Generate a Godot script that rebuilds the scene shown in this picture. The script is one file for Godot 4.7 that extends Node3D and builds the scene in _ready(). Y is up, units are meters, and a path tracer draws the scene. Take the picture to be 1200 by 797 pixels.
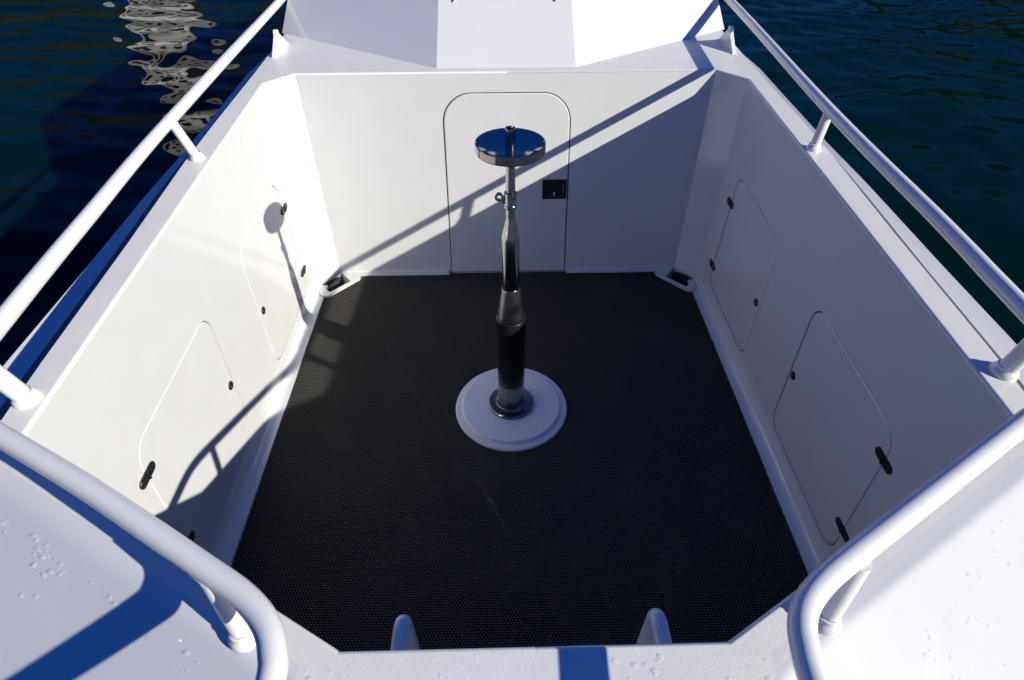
extends Node3D

const H := 0.9          # height of the cockpit rim above the cockpit floor
const XO := 0.0147      # centre line of the boat
const WATER := -0.62
var used := {}
var M := {}

# ---------------------------------------------------------------- naming
func numbered(called: String) -> String:
	var n: int = used.get(called, 0)
	used[called] = n + 1
	return called if n == 0 else "%s_%03d" % [called, n]

func tag(o: Node, label: String, category: String, group := "", kind := "") -> void:
	if label != "": o.set_meta("label", label)
	if category != "": o.set_meta("category", category)
	if group != "": o.set_meta("group", group)
	if kind != "": o.set_meta("kind", kind)

func thing(called: String, label: String, category: String, at := Vector3.ZERO, group := "") -> Node3D:
	var o := Node3D.new()
	o.name = numbered(called)
	o.position = at
	add_child(o)
	tag(o, label, category, group)
	return o

func obj(called: String, st: SurfaceTool, m: Material, parent: Node = self) -> MeshInstance3D:
	var o := MeshInstance3D.new()
	o.name = called if parent != self else numbered(called)
	o.mesh = st.commit()
	o.mesh.surface_set_material(0, m)
	o.cast_shadow = GeometryInstance3D.SHADOW_CASTING_SETTING_ON
	parent.add_child(o, true)
	return o

# ---------------------------------------------------------------- mesh helpers
func mb() -> SurfaceTool:
	var st := SurfaceTool.new()
	st.begin(Mesh.PRIMITIVE_TRIANGLES)
	return st

func v(st: SurfaceTool, p: Vector3, n: Vector3, uv := Vector2.ZERO) -> void:
	st.set_normal(n)
	st.set_uv2(Vector2((p.x + 1.0) / 2.0, p.z / 2.2))
	st.set_uv(uv)
	st.add_vertex(p)

# triangle with given normals, wound clockwise as seen from the normal's side
func tri(st: SurfaceTool, a: Vector3, b: Vector3, c: Vector3, na: Vector3, nb: Vector3, nc: Vector3, ua := Vector2.ZERO, ub := Vector2.ZERO, uc := Vector2.ZERO) -> void:
	var g := (c - a).cross(b - a)
	if g.length_squared() < 1e-16: return
	if g.dot(na + nb + nc) >= 0.0:
		v(st, a, na, ua); v(st, b, nb, ub); v(st, c, nc, uc)
	else:
		v(st, a, na, ua); v(st, c, nc, uc); v(st, b, nb, ub)

func quad(st: SurfaceTool, a: Vector3, b: Vector3, c: Vector3, d: Vector3, na: Vector3, nb: Vector3, nc: Vector3, nd: Vector3) -> void:
	tri(st, a, b, c, na, nb, nc)
	tri(st, a, c, d, na, nc, nd)

# flat quad whose normal points to the side of «out»
func fquad(st: SurfaceTool, a: Vector3, b: Vector3, c: Vector3, d: Vector3, out: Vector3) -> void:
	var n := (c - a).cross(d - b).normalized()
	if n.dot(out) < 0.0: n = -n
	quad(st, a, b, c, d, n, n, n, n)

func ftri(st: SurfaceTool, a: Vector3, b: Vector3, c: Vector3, out: Vector3) -> void:
	var n := (b - a).cross(c - a).normalized()
	if n.dot(out) < 0.0: n = -n
	tri(st, a, b, c, n, n, n)

# surface of revolution round y; profile of Vector2(radius, height), each step its own cone
func lathe(st: SurfaceTool, prof: Array, at := Vector3.ZERO, segs := 48) -> void:
	for k in prof.size() - 1:
		var p: Vector2 = prof[k]
		var q: Vector2 = prof[k + 1]
		var d := q - p
		if d.length() < 1e-6: continue
		var nn := Vector2(d.y, -d.x).normalized()
		for i in segs:
			var a0 := TAU * i / segs
			var a1 := TAU * (i + 1) / segs
			var e0 := Vector3(cos(a0), 0, sin(a0))
			var e1 := Vector3(cos(a1), 0, sin(a1))
			var n0 := e0 * nn.x + Vector3.UP * nn.y
			var n1 := e1 * nn.x + Vector3.UP * nn.y
			quad(st, at + e0 * p.x + Vector3.UP * p.y, at + e1 * p.x + Vector3.UP * p.y, at + e1 * q.x + Vector3.UP * q.y, at + e0 * q.x + Vector3.UP * q.y, n0, n1, n1, n0)

# Catmull-Rom through points
func smooth_path(pts: Array, per := 8) -> Array:
	var out := []
	for i in pts.size() - 1:
		var p0: Vector3 = pts[max(i - 1, 0)]
		var p1: Vector3 = pts[i]
		var p2: Vector3 = pts[i + 1]
		var p3: Vector3 = pts[min(i + 2, pts.size() - 1)]
		for k in per:
			out.append(p1.cubic_interpolate(p2, p0, p3, float(k) / per))
	out.append(pts[-1])
	return out

# straight runs joined by circular-looking bends
func bent_path(pts: Array, r: float, n := 10) -> Array:
	var out := [pts[0]]
	for i in range(1, pts.size() - 1):
		var p: Vector3 = pts[i]
		var a: Vector3 = (pts[i - 1] - p)
		var b: Vector3 = (pts[i + 1] - p)
		var t: float = min(r, a.length() * 0.48, b.length() * 0.48)
		var s := p + a.normalized() * t
		var e := p + b.normalized() * t
		for k in n + 1:
			var f := float(k) / n
			out.append(s.lerp(p, f).lerp(p.lerp(e, f), f))
	out.append(pts[-1])
	return out

func tube(st: SurfaceTool, path: Array, r: float, segs := 20, r_end := -1.0) -> void:
	var n := path.size()
	var rings := []
	var t0: Vector3 = (path[1] - path[0]).normalized()
	var u := t0.cross(Vector3.UP if abs(t0.y) < 0.9 else Vector3.RIGHT).normalized()
	for i in n:
		var t: Vector3 = (path[min(i + 1, n - 1)] - path[max(i - 1, 0)]).normalized()
		u = (u - t * u.dot(t)).normalized()
		var w := t.cross(u)
		var rr := r if r_end < 0.0 else lerpf(r, r_end, float(i) / (n - 1))
		var ring := []
		for k in segs:
			var a := TAU * k / segs
			var d := u * cos(a) + w * sin(a)
			ring.append([path[i] + d * rr, d])
		rings.append(ring)
	for i in n - 1:
		for k in segs:
			var k1 := (k + 1) % segs
			var A: Array = rings[i][k]; var B: Array = rings[i][k1]; var C: Array = rings[i + 1][k1]; var D: Array = rings[i + 1][k]
			quad(st, A[0], B[0], C[0], D[0], A[1], B[1], C[1], D[1])
	for e in [0, n - 1]:
		var t: Vector3 = (path[0] - path[1]).normalized() if e == 0 else (path[n - 1] - path[n - 2]).normalized()
		for k in segs:
			tri(st, path[e], rings[e][k][0], rings[e][(k + 1) % segs][0], t, t, t)

# plate of a convex outline (Vector2 list) standing h proud of the plane at o spanned by ux, uy, edges bevelled
func plate(st: SurfaceTool, poly: Array, o: Vector3, ux: Vector3, uy: Vector3, n: Vector3, h: float, bevel := 0.001, base := 0.0) -> void:
	var c := Vector2.ZERO
	for p in poly: c += p
	c /= poly.size()
	var m := poly.size()
	var lo := []; var mid := []; var hi := []; var nn := []
	for p in poly:
		var q: Vector2 = p
		var ins: Vector2 = q - (q - c).normalized() * bevel
		lo.append(o + ux * q.x + uy * q.y + n * base)
		mid.append(o + ux * q.x + uy * q.y + n * (h - bevel))
		hi.append(o + ux * ins.x + uy * ins.y + n * h)
	for i in m:
		var a: Vector2 = poly[i]; var b: Vector2 = poly[(i + 1) % m]
		var e := b - a
		var on2 := Vector2(e.y, -e.x).normalized()
		if on2.dot((a + b) * 0.5 - c) < 0.0: on2 = -on2
		var on := ux * on2.x + uy * on2.y
		var j := (i + 1) % m
		fquad(st, lo[i], lo[j], mid[j], mid[i], on)
		fquad(st, mid[i], mid[j], hi[j], hi[i], on + n)
		ftri(st, o + ux * c.x + uy * c.y + n * h, hi[i], hi[j], n)

func rounded_rect(hx: float, hy: float, r: float, k := 8) -> Array:
	var out := []
	for q in 4:
		var cx: float = (hx - r) * [1, -1, -1, 1][q]
		var cy: float = (hy - r) * [1, 1, -1, -1][q]
		for i in k + 1:
			var a := PI / 2 * (q + float(i) / k)
			out.append(Vector2(cx + r * cos(a), cy + r * sin(a)))
	return out

func box(st: SurfaceTool, c: Vector3, half: Vector3, bas := Basis.IDENTITY, b := 0.0) -> void:
	var x := bas.x * half.x; var y := bas.y * half.y; var z := bas.z * half.z
	var f := [[x, y, z], [y, z, x], [z, x, y]]
	for q in f:
		for s in [-1.0, 1.0]:
			var n: Vector3 = q[2] * s
			fquad(st, c + n - q[0] - q[1], c + n + q[0] - q[1], c + n + q[0] + q[1], c + n - q[0] + q[1], n)

# ---------------------------------------------------------------- materials
func noise_tex(freq: float, normal: bool, bump := 1.0, octaves := 3, seed_ := 1, size := 512, ramp: Gradient = null) -> NoiseTexture2D:
	var n := FastNoiseLite.new()
	n.seed = seed_
	n.frequency = freq
	n.fractal_octaves = octaves
	var t := NoiseTexture2D.new()
	t.width = size; t.height = size
	t.seamless = true
	t.noise = n
	t.as_normal_map = normal
	t.bump_strength = bump
	if ramp: t.color_ramp = ramp
	return t

func gradient(a: Color, b: Color) -> Gradient:
	var g := Gradient.new()
	g.set_color(0, a); g.set_color(1, b)
	return g

func lin(r: float, g: float, b: float) -> Color:
	return Color(r, g, b).linear_to_srgb()

func mat(c: Color, rough: float, metal := 0.0, spec := 0.5) -> StandardMaterial3D:
	var m := StandardMaterial3D.new()
	m.albedo_color = c
	m.roughness = rough
	m.metallic = metal
	m.metallic_specular = spec
	return m

func tri_world(m: StandardMaterial3D, s: float) -> void:
	m.uv1_triplanar = true
	m.uv1_world_triplanar = true
	m.uv1_scale = Vector3.ONE * s

func make_materials() -> void:
	var g := mat(lin(0.585, 0.592, 0.615), 0.10)
	tri_world(g, 0.9)
	g.albedo_texture = noise_tex(0.012, false, 1.0, 4, 5, 512, gradient(Color(0.985, 0.984, 0.98), Color(1, 1, 1)))
	g.roughness = 0.15
	g.roughness_texture = noise_tex(0.03, false, 1.0, 5, 6, 512, gradient(Color(0.45, 0.45, 0.45), Color(1, 1, 1)))
	g.normal_enabled = true
	g.normal_texture = noise_tex(0.02, true, 1.2, 2, 9)
	g.normal_scale = 0.09
	M.gel = g
	var d := mat(lin(0.66, 0.65, 0.635), 0.33)
	tri_world(d, 1.3)
	d.albedo_texture = noise_tex(0.015, false, 1.0, 5, 15, 512, gradient(Color(0.972, 0.971, 0.97), Color(1, 1, 1)))
	d.normal_enabled = true
	d.normal_texture = noise_tex(0.25, true, 2.0, 3, 19)
	d.normal_scale = 0.06
	M.deck = d
	var dr := mat(lin(0.76, 0.77, 0.79), 0.5)
	tri_world(dr, 3.0)
	dr.albedo_texture = noise_tex(0.06, false, 1.0, 5, 71, 512, gradient(Color(0.90, 0.895, 0.89), Color(1, 1, 1)))
	dr.normal_enabled = true
	dr.normal_texture = noise_tex(0.2, true, 3.0, 3, 29)
	dr.normal_scale = 0.05
	M.plinth = dr
	var p := mat(lin(0.64, 0.64, 0.64), 0.2)
	M.paint = p
	M.rub = mat(lin(0.10, 0.10, 0.115), 0.6)
	M.lip = mat(lin(0.60, 0.60, 0.62), 0.4)
	M.black = mat(lin(0.012, 0.012, 0.013), 0.38)
	M.flap = mat(lin(0.035, 0.035, 0.036), 0.35)
	M.gasket = mat(lin(0.02, 0.02, 0.022), 0.6)
	M.seal = mat(lin(0.55, 0.55, 0.55), 0.5)
	var s := mat(lin(0.46, 0.445, 0.425), 0.13, 1.0)
	tri_world(s, 8.0)
	s.roughness_texture = noise_tex(0.05, false, 1.0, 3, 31, 256, gradient(Color(0.6, 0.6, 0.6), Color(1, 1, 1)))
	M.steel = s
	var sb := mat(lin(0.28, 0.265, 0.25), 0.28, 1.0)
	tri_world(sb, 8.0)
	sb.normal_enabled = true
	sb.normal_texture = noise_tex(0.3, true, 2.0, 2, 37, 256)
	sb.normal_scale = 0.08
	M.brushed = sb
	M.chrome = mat(lin(0.32, 0.295, 0.28), 0.09, 1.0)
	M.dark_steel = mat(lin(0.16, 0.15, 0.142), 0.2, 1.0)
	var sl := mat(lin(0.012, 0.012, 0.013), 0.12)
	tri_world(sl, 6.0)
	sl.roughness_texture = noise_tex(0.04, false, 1.0, 4, 61, 256, gradient(Color(0.5, 0.5, 0.5), Color(1, 1, 1)))
	sl.roughness = 0.3
	M.sleeve = sl
	M.brass = mat(lin(0.35, 0.25, 0.10), 0.35, 1.0)
	M.hull = mat(lin(0.75, 0.75, 0.76), 0.2)
	M.glass = mat(lin(0.02, 0.025, 0.03), 0.05)
	# rubber matting with a honeycomb of small cells
	var W := 480; var Hh := 384
	var img := Image.create(W, Hh, false, Image.FORMAT_RGB8)
	var hgt := Image.create(W, Hh, false, Image.FORMAT_RGB8)
	var rng := RandomNumberGenerator.new(); rng.seed = 4
	var cw := 60.0; var ch := 48.0      # one stud; rows are half a stud out of step
	for y in Hh:
		for x in W:
			var best := 1e9
			var r0 := int(floor(y / ch))
			for rr in range(r0 - 1, r0 + 3):
				var ox := 0.5 * cw if posmod(rr, 2) == 1 else 0.0
				var cxk: float = round((x - ox) / cw)
				for kk in [cxk - 1, cxk, cxk + 1]:
					var dd := Vector2((x - (kk * cw + ox)) * 0.9, (y - rr * ch) * 1.05).length()
					best = minf(best, dd)
			var t := smoothstep(0.24, 0.46, best / cw)
			var hv := 1.0 - t
			hgt.set_pixel(x, y, Color(hv, hv, hv))
			var k := lerpf(1.0, 0.24, t) * rng.randf_range(0.90, 1.0)
			img.set_pixel(x, y, Color(k, k, k))
	var nrm: Image = hgt.duplicate()
	nrm.bump_map_to_normal_map(34.0)
	img.generate_mipmaps(); nrm.generate_mipmaps()
	var mt := mat(lin(0.112, 0.107, 0.102), 0.85, 0.0, 0.04)
	mt.albedo_texture = ImageTexture.create_from_image(img)
	mt.normal_enabled = true
	mt.normal_texture = ImageTexture.create_from_image(nrm)
	mt.normal_scale = 1.0
	mt.detail_enabled = true
	mt.detail_uv_layer = BaseMaterial3D.DETAIL_UV_2
	mt.detail_blend_mode = BaseMaterial3D.BLEND_MODE_MIX
	mt.detail_albedo = ImageTexture.create_from_image(mat_wear())
	M.mat = mt
	var w := mat(lin(0.0002, 0.0082, 0.0066), 0.02, 0.0, 0.13)
	M.water = w
	var dp := mat(Color(1, 1, 1, 0.12), 0.02)
	dp.transparency = BaseMaterial3D.TRANSPARENCY_ALPHA
	M.drop = dp

# scuffs, salt dust and crumbs lying on the matting; 1024 pixels to two metres
func mat_wear() -> Image:
	var n := 1024
	var im := Image.create(n, n, false, Image.FORMAT_RGBA8)
	im.fill(Color(0.5, 0.48, 0.45, 0.0))
	var rng := RandomNumberGenerator.new(); rng.seed = 21
	var nz := FastNoiseLite.new(); nz.seed = 8; nz.frequency = 0.006; nz.fractal_octaves = 4
	for y in n:
		for x in n:
			var a := clampf(nz.get_noise_2d(x, y) * 0.16 - 0.01, 0.0, 0.05)
			im.set_pixel(x, y, Color(0.45, 0.43, 0.41, a))
	# two dotted scuff lines running across the floor, where something heavy was dragged
	for l in [[Vector2(-0.64, 0.37), Vector2(-0.16, 1.25)], [Vector2(-0.61, 0.36), Vector2(-0.10, 1.22)], [Vector2(-0.13, 1.24), Vector2(-0.02, 1.48)]]:
		for k in 230:
			var f := rng.randf()
			var p: Vector2 = l[0].lerp(l[1], f) + Vector2(rng.randfn(0, 0.006), rng.randfn(0, 0.006))
			var a := rng.randf_range(0.04, 0.26) * (0.4 + 0.6 * sin(PI * f))
			im.fill_rect(Rect2i(int((p.x + 1.0) * n / 2), int(p.y * n / 2.2), 2, 2), Color(0.62, 0.60, 0.57, a))
	for k in 70:
		var x := rng.randi_range(90, n - 100); var y := rng.randi_range(80, n - 90)
		im.fill_rect(Rect2i(x, y, 1 + rng.randi() % 2, 1 + rng.randi() % 2), Color(0.75, 0.74, 0.71, rng.randf_range(0.15, 0.6)))
	for k in 14:
		var p := Vector2(rng.randf_range(100, n - 100), rng.randf_range(90, n - 100))
		var d := Vector2.from_angle(rng.randf() * TAU)
		for i in rng.randi_range(8, 40):
			p += d
			d = d.rotated(rng.randfn(0.0, 0.05))
			im.set_pixelv(Vector2i(p), Color(0.6, 0.58, 0.55, rng.randf_range(0.02, 0.14)))
	im.generate_mipmaps()
	return im

# ---------------------------------------------------------------- cockpit wall surfaces (boat's own axes, x from the centre line)
func side_pt(s: float, z: float, y: float, off := 0.0) -> Vector3:
	var rim := 0.912 + (z - 0.108) / 1.684 * (0.83 - 0.912)
	var X := lerpf(0.888, rim, y / H)
	var p := Vector3(s * X, y, z)
	return p + side_n(s, z, y) * off

func side_n(s: float, z: float, y: float) -> Vector3:
	var rim := 0.912 + (z - 0.108) / 1.684 * (0.83 - 0.912)
	var dy := (rim - 0.888) / H
	var dz := y / H * (0.83 - 0.912) / 1.684
	return Vector3(-s, dy, dz).normalized()

func back_pt(x: float, y: float, off := 0.0) -> Vector3:
	return Vector3(x, y, 0.075 * (1.0 - y / H)) + back_n() * off

func back_n() -> Vector3:
	return Vector3(0, 0.0831, 1).normalized()

# a point of a named wall: "left"/"right" take (z, y), "back" takes (x, y)
func wp(w: String, a: float, y: float, off := 0.0) -> Vector3:
	if w == "back": return back_pt(a, y, off)
	return side_pt(-1.0 if w == "left" else 1.0, a, y, off)

func wn(w: String, a: float, y: float) -> Vector3:
	if w == "back": return back_n()
	return side_n(-1.0 if w == "left" else 1.0, a, y)

func wall_quad(st: SurfaceTool, w: String, a0: float, a1: float, b0: float, b1: float, y0: float, y1: float) -> void:
	# (a0,y0) (a1,y0) (b1,y1) (b0,y1)
	quad(st, wp(w, a0, y0), wp(w, a1, y0), wp(w, b1, y1), wp(w, b0, y1), wn(w, a0, y0), wn(w, a1, y0), wn(w, b1, y1), wn(w, b0, y1))

# outline of an opening, and for each of its points the matching point on the rectangle round it
func opening(a0: float, a1: float, y0: float, y1: float, r: float, margin: float) -> Array:
	var inner := []; var outer := []
	var c := Vector2((a0 + a1) / 2, (y0 + y1) / 2)
	var hx := (a1 - a0) / 2; var hy := (y1 - y0) / 2
	var k := 8
	for q in 4:
		var sx: float = [1, -1, -1, 1][q]; var sy: float = [1, 1, -1, -1][q]
		for i in k + 1:
			var f := float(i) / k
			var a := PI / 2 * (q + f)
			inner.append(c + Vector2((hx - r) * sx + r * cos(a), (hy - r) * sy + r * sin(a)))
			var X := hx + margin; var Y := hy + margin
			var o: Vector2
			var e := f * 2.0
			# along one side to the corner, then along the next
			if q % 2 == 0:
				o = Vector2(sx * X, sy * lerpf(hy - r, Y, e)) if f <= 0.5 else Vector2(sx * lerpf(X, hx - r, e - 1.0), sy * Y)
			else:
				o = Vector2(sx * lerpf(hx - r, X, e), sy * Y) if f <= 0.5 else Vector2(sx * X, sy * lerpf(Y, hy - r, e - 1.0))
			outer.append(c + o)
	return [inner, outer]

# ring of wall round an opening, the jamb of the opening and its dark bottom
func cut_opening(st: SurfaceTool, seal: SurfaceTool, w: String, o: Array, depth: float) -> void:
	var inner: Array = o[0]; var outer: Array = o[1]
	var m := inner.size()
	var c := Vector2.ZERO
	for p in inner: c += p
	c /= m
	for i in m:
		var j := (i + 1) % m
		var a: Vector2 = inner[i]; var b: Vector2 = inner[j]; var d: Vector2 = outer[j]; var e: Vector2 = outer[i]
		quad(st, wp(w, a.x, a.y), wp(w, b.x, b.y), wp(w, d.x, d.y), wp(w, e.x, e.y), wn(w, a.x, a.y), wn(w, b.x, b.y), wn(w, d.x, d.y), wn(w, e.x, e.y))
		var mid := (a + b) / 2
		var toc := wp(w, c.x, c.y) - wp(w, mid.x, mid.y)
		fquad(st, wp(w, a.x, a.y), wp(w, b.x, b.y), wp(w, b.x, b.y, -depth), wp(w, a.x, a.y, -depth), toc)
		var a2 := a.lerp(c, 0.12); var b2 := b.lerp(c, 0.12)
		fquad(seal, wp(w, a.x, a.y, -depth + 0.001), wp(w, b.x, b.y, -depth + 0.001), wp(w, b2.x, b2.y, -depth + 0.001), wp(w, a2.x, a2.y, -depth + 0.001), wn(w, a.x, a.y))

# the door leaf in an opening: flush, its edge rounded
func leaf(w: String, inner: Array, gap: float, proud := 0.0) -> SurfaceTool:
	var st := mb()
	var m := inner.size()
	var c := Vector2.ZERO
	for p in inner: c += p
	c /= m
	var rings := []      # [outline, offset, tilt]
	for q in [[0.0, -0.026], [0.0, -0.004], [0.0012, -0.0012], [0.004, 0.0]]:
		var ring := []
		for i in m:
			var p: Vector2 = inner[i]
			var t: Vector2 = (inner[(i + 1) % m] - inner[(i - 1 + m) % m]).normalized()
			var nn := Vector2(t.y, -t.x)
			if nn.dot(p - c) < 0.0: nn = -nn
			var r: Vector2 = p - nn * (gap + q[0])
			ring.append(wp(w, r.x, r.y, q[1] + proud))
		rings.append(ring)
	var wc := wn(w, c.x, c.y)
	for i in m:
		var j := (i + 1) % m
		var out: Vector3 = rings[0][i] - wp(w, c.x, c.y)
		fquad(st, rings[0][i], rings[0][j], rings[1][j], rings[1][i], out)
		fquad(st, rings[1][i], rings[1][j], rings[2][j], rings[2][i], out.normalized() + wc * 0.5)
		fquad(st, rings[2][i], rings[2][j], rings[3][j], rings[3][i], out.normalized() * 0.4 + wc)
		tri(st, wp(w, c.x, c.y, proud), rings[3][i], rings[3][j], wc, wn(w, inner[i].x, inner[i].y), wn(w, inner[j].x, inner[j].y))
	return st

func side_wall(boat: Node3D, w: String, label: String) -> void:
	var st := mb(); var seal := mb(); var seal2 := mb()
	var y0 := 0.045; var y1 := H - 0.007
	var e0 := func(y): return lerpf(0.175, 0.108, y / H)
	var e1 := func(y): return lerpf(1.74, 1.792, y / H)
	var o1 := opening(0.292, 0.788, 0.088, 0.603, 0.062, 0.02)
	var o2 := opening(1.100, 1.595, 0.092, 0.610, 0.062, 0.02)
	var ys := [y0, 0.065, 0.635, y1]
	for r in 3:
		var a: float = ys[r]; var b: float = ys[r + 1]
		wall_quad(st, w, e0.call(a), 0.272, e0.call(b), 0.272, a, b)
		wall_quad(st, w, 0.808, 1.08, 0.808, 1.08, a, b)
		wall_quad(st, w, 1.615, e1.call(a), 1.615, e1.call(b), a, b)
		if r != 1:
			wall_quad(st, w, 0.272, 0.808, 0.272, 0.808, a, b)
			wall_quad(st, w, 1.08, 1.615, 1.08, 1.615, a, b)
	# strips between the openings' frames and the rows
	wall_quad(st, w, 0.272, 0.808, 0.272, 0.808, 0.065, 0.068)
	wall_quad(st, w, 0.272, 0.808, 0.272, 0.808, 0.623, 0.635)
	wall_quad(st, w, 1.08, 1.615, 1.08, 1.615, 0.065, 0.072)
	wall_quad(st, w, 1.08, 1.615, 1.08, 1.615, 0.630, 0.635)
	cut_opening(st, seal, w, o1, 0.030)
	cut_opening(st, seal2, w, o2, 0.030)
	var wall := obj("cockpit_wall", st, M.gel, boat)
	wall.set_meta("label", label)
	obj("hatch_seal", seal, M.seal, wall)
	obj("hatch_seal", seal2, M.seal, wall)
	# hatch leaves with their hinges and latches
	for h in [[o1, 0.288, [0.476, 0.174], Vector2(0.754, 0.334)], [o2, 1.592, [0.526, 0.218], Vector2(1.127, 0.338)]]:
		var hatch := obj("locker_hatch", leaf(w, h[0][0], 0.0018 if w == "left" else 0.0038), M.gel, boat)
		for y in h[2]:
			hinge(hatch, w, h[1], y)
		latch(hatch, w, h[3])

func hinge(hatch: Node, w: String, z: float, y: float) -> void:
	var st := mb()
	var n := wn(w, z, y)
	var o := wp(w, z, y)
	var ux := (wp(w, z + 0.01, y) - o).normalized()
	var uy := n.cross(ux).normalized()
	if uy.y < 0.0: uy = -uy
	# two leaves and the knuckle between them
	var rr := rounded_rect(0.037, 0.0125, 0.0122, 7)
	plate(st, rr, o, ux, uy, n, 0.005, 0.0015)
	tube(st, [o - uy * 0.0115 + n * 0.0055, o + uy * 0.0115 + n * 0.0055], 0.0032, 10)
	var hg := obj("hinge", st, M.black, hatch)
	var sc := mb()
	for q in [[-0.026, 0.0055], [-0.026, -0.0055], [-0.013, 0.0], [0.013, 0.0], [0.026, 0.0055], [0.026, -0.0055]]:
		var c: Vector3 = o + ux * q[0] + uy * q[1]
		var poly := []
		for k in 8: poly.append(Vector2(cos(TAU * k / 8), sin(TAU * k / 8)) * 0.0019)
		plate(sc, poly, c, ux, uy, n, 0.0056, 0.0004, 0.004)
	pass_screws(sc, hg)

func pass_screws(sc: SurfaceTool, hg: Node) -> void:
	# screws are pieces of the hinge that cannot be told apart singly: joined into its mesh as a second surface
	var m: ArrayMesh = hg.mesh
	sc.commit(m)
	m.surface_set_material(1, M.brushed)

func latch(hatch: Node, w: String, at: Vector2) -> void:
	var st := mb()
	var n := wn(w, at.x, at.y)
	var o := wp(w, at.x, at.y)
	var ux := (wp(w, at.x + 0.01, at.y) - o).normalized()
	var uy := n.cross(ux).normalized()
	var poly := []
	for k in 20: poly.append(Vector2(cos(TAU * k / 20), sin(TAU * k / 20)) * 0.0145)
	plate(st, poly, o, ux, uy, n, 0.004, 0.0015)
	var l := obj("latch", st, M.black, hatch)
	var rg := mb()
	var p2 := rounded_rect(0.0085, 0.0028, 0.0026, 4)
	plate(rg, p2, o, ux, uy, n, 0.0062, 0.0008, 0.0035)
	rg.commit(l.mesh)
	l.mesh.surface_set_material(1, M.brushed)

# ---------------------------------------------------------------- boat
func half_beam(z: float) -> float:
	var k := [[-6.0, 1.02], [-2.0, 1.04], [-0.5, 1.0], [0.0, 0.982], [0.5, 0.968], [0.75, 0.958], [1.2, 0.926], [1.6, 0.903], [1.84, 0.885], [2.4, 0.86], [3.2, 0.76], [4.0, 0.50], [4.8, 0.02]]
	for i in k.size() - 1:
		if z <= k[i + 1][0]:
			var t: float = (z - k[i][0]) / (k[i + 1][0] - k[i][0])
			return lerpf(k[i][1], k[i + 1][1], t)
	return 0.02

func foredeck_y(x: float, d: float) -> float:
	# flat strip, then a bevelled panel falling away from the cockpit
	var e := maxf(0.0, d + 0.02) if x < 0.0 else maxf(0.0, d + 0.004)
	var t := 0.03 if x < 0.0 else 0.010
	var drop := e * e / (2.0 * t) if e < t else e - t / 2.0
	return H - (0.78 if x < 0.0 else 0.52) * minf(drop, 0.95) * smoothstep(0.0, 0.02, abs(x) - 0.288)

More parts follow.
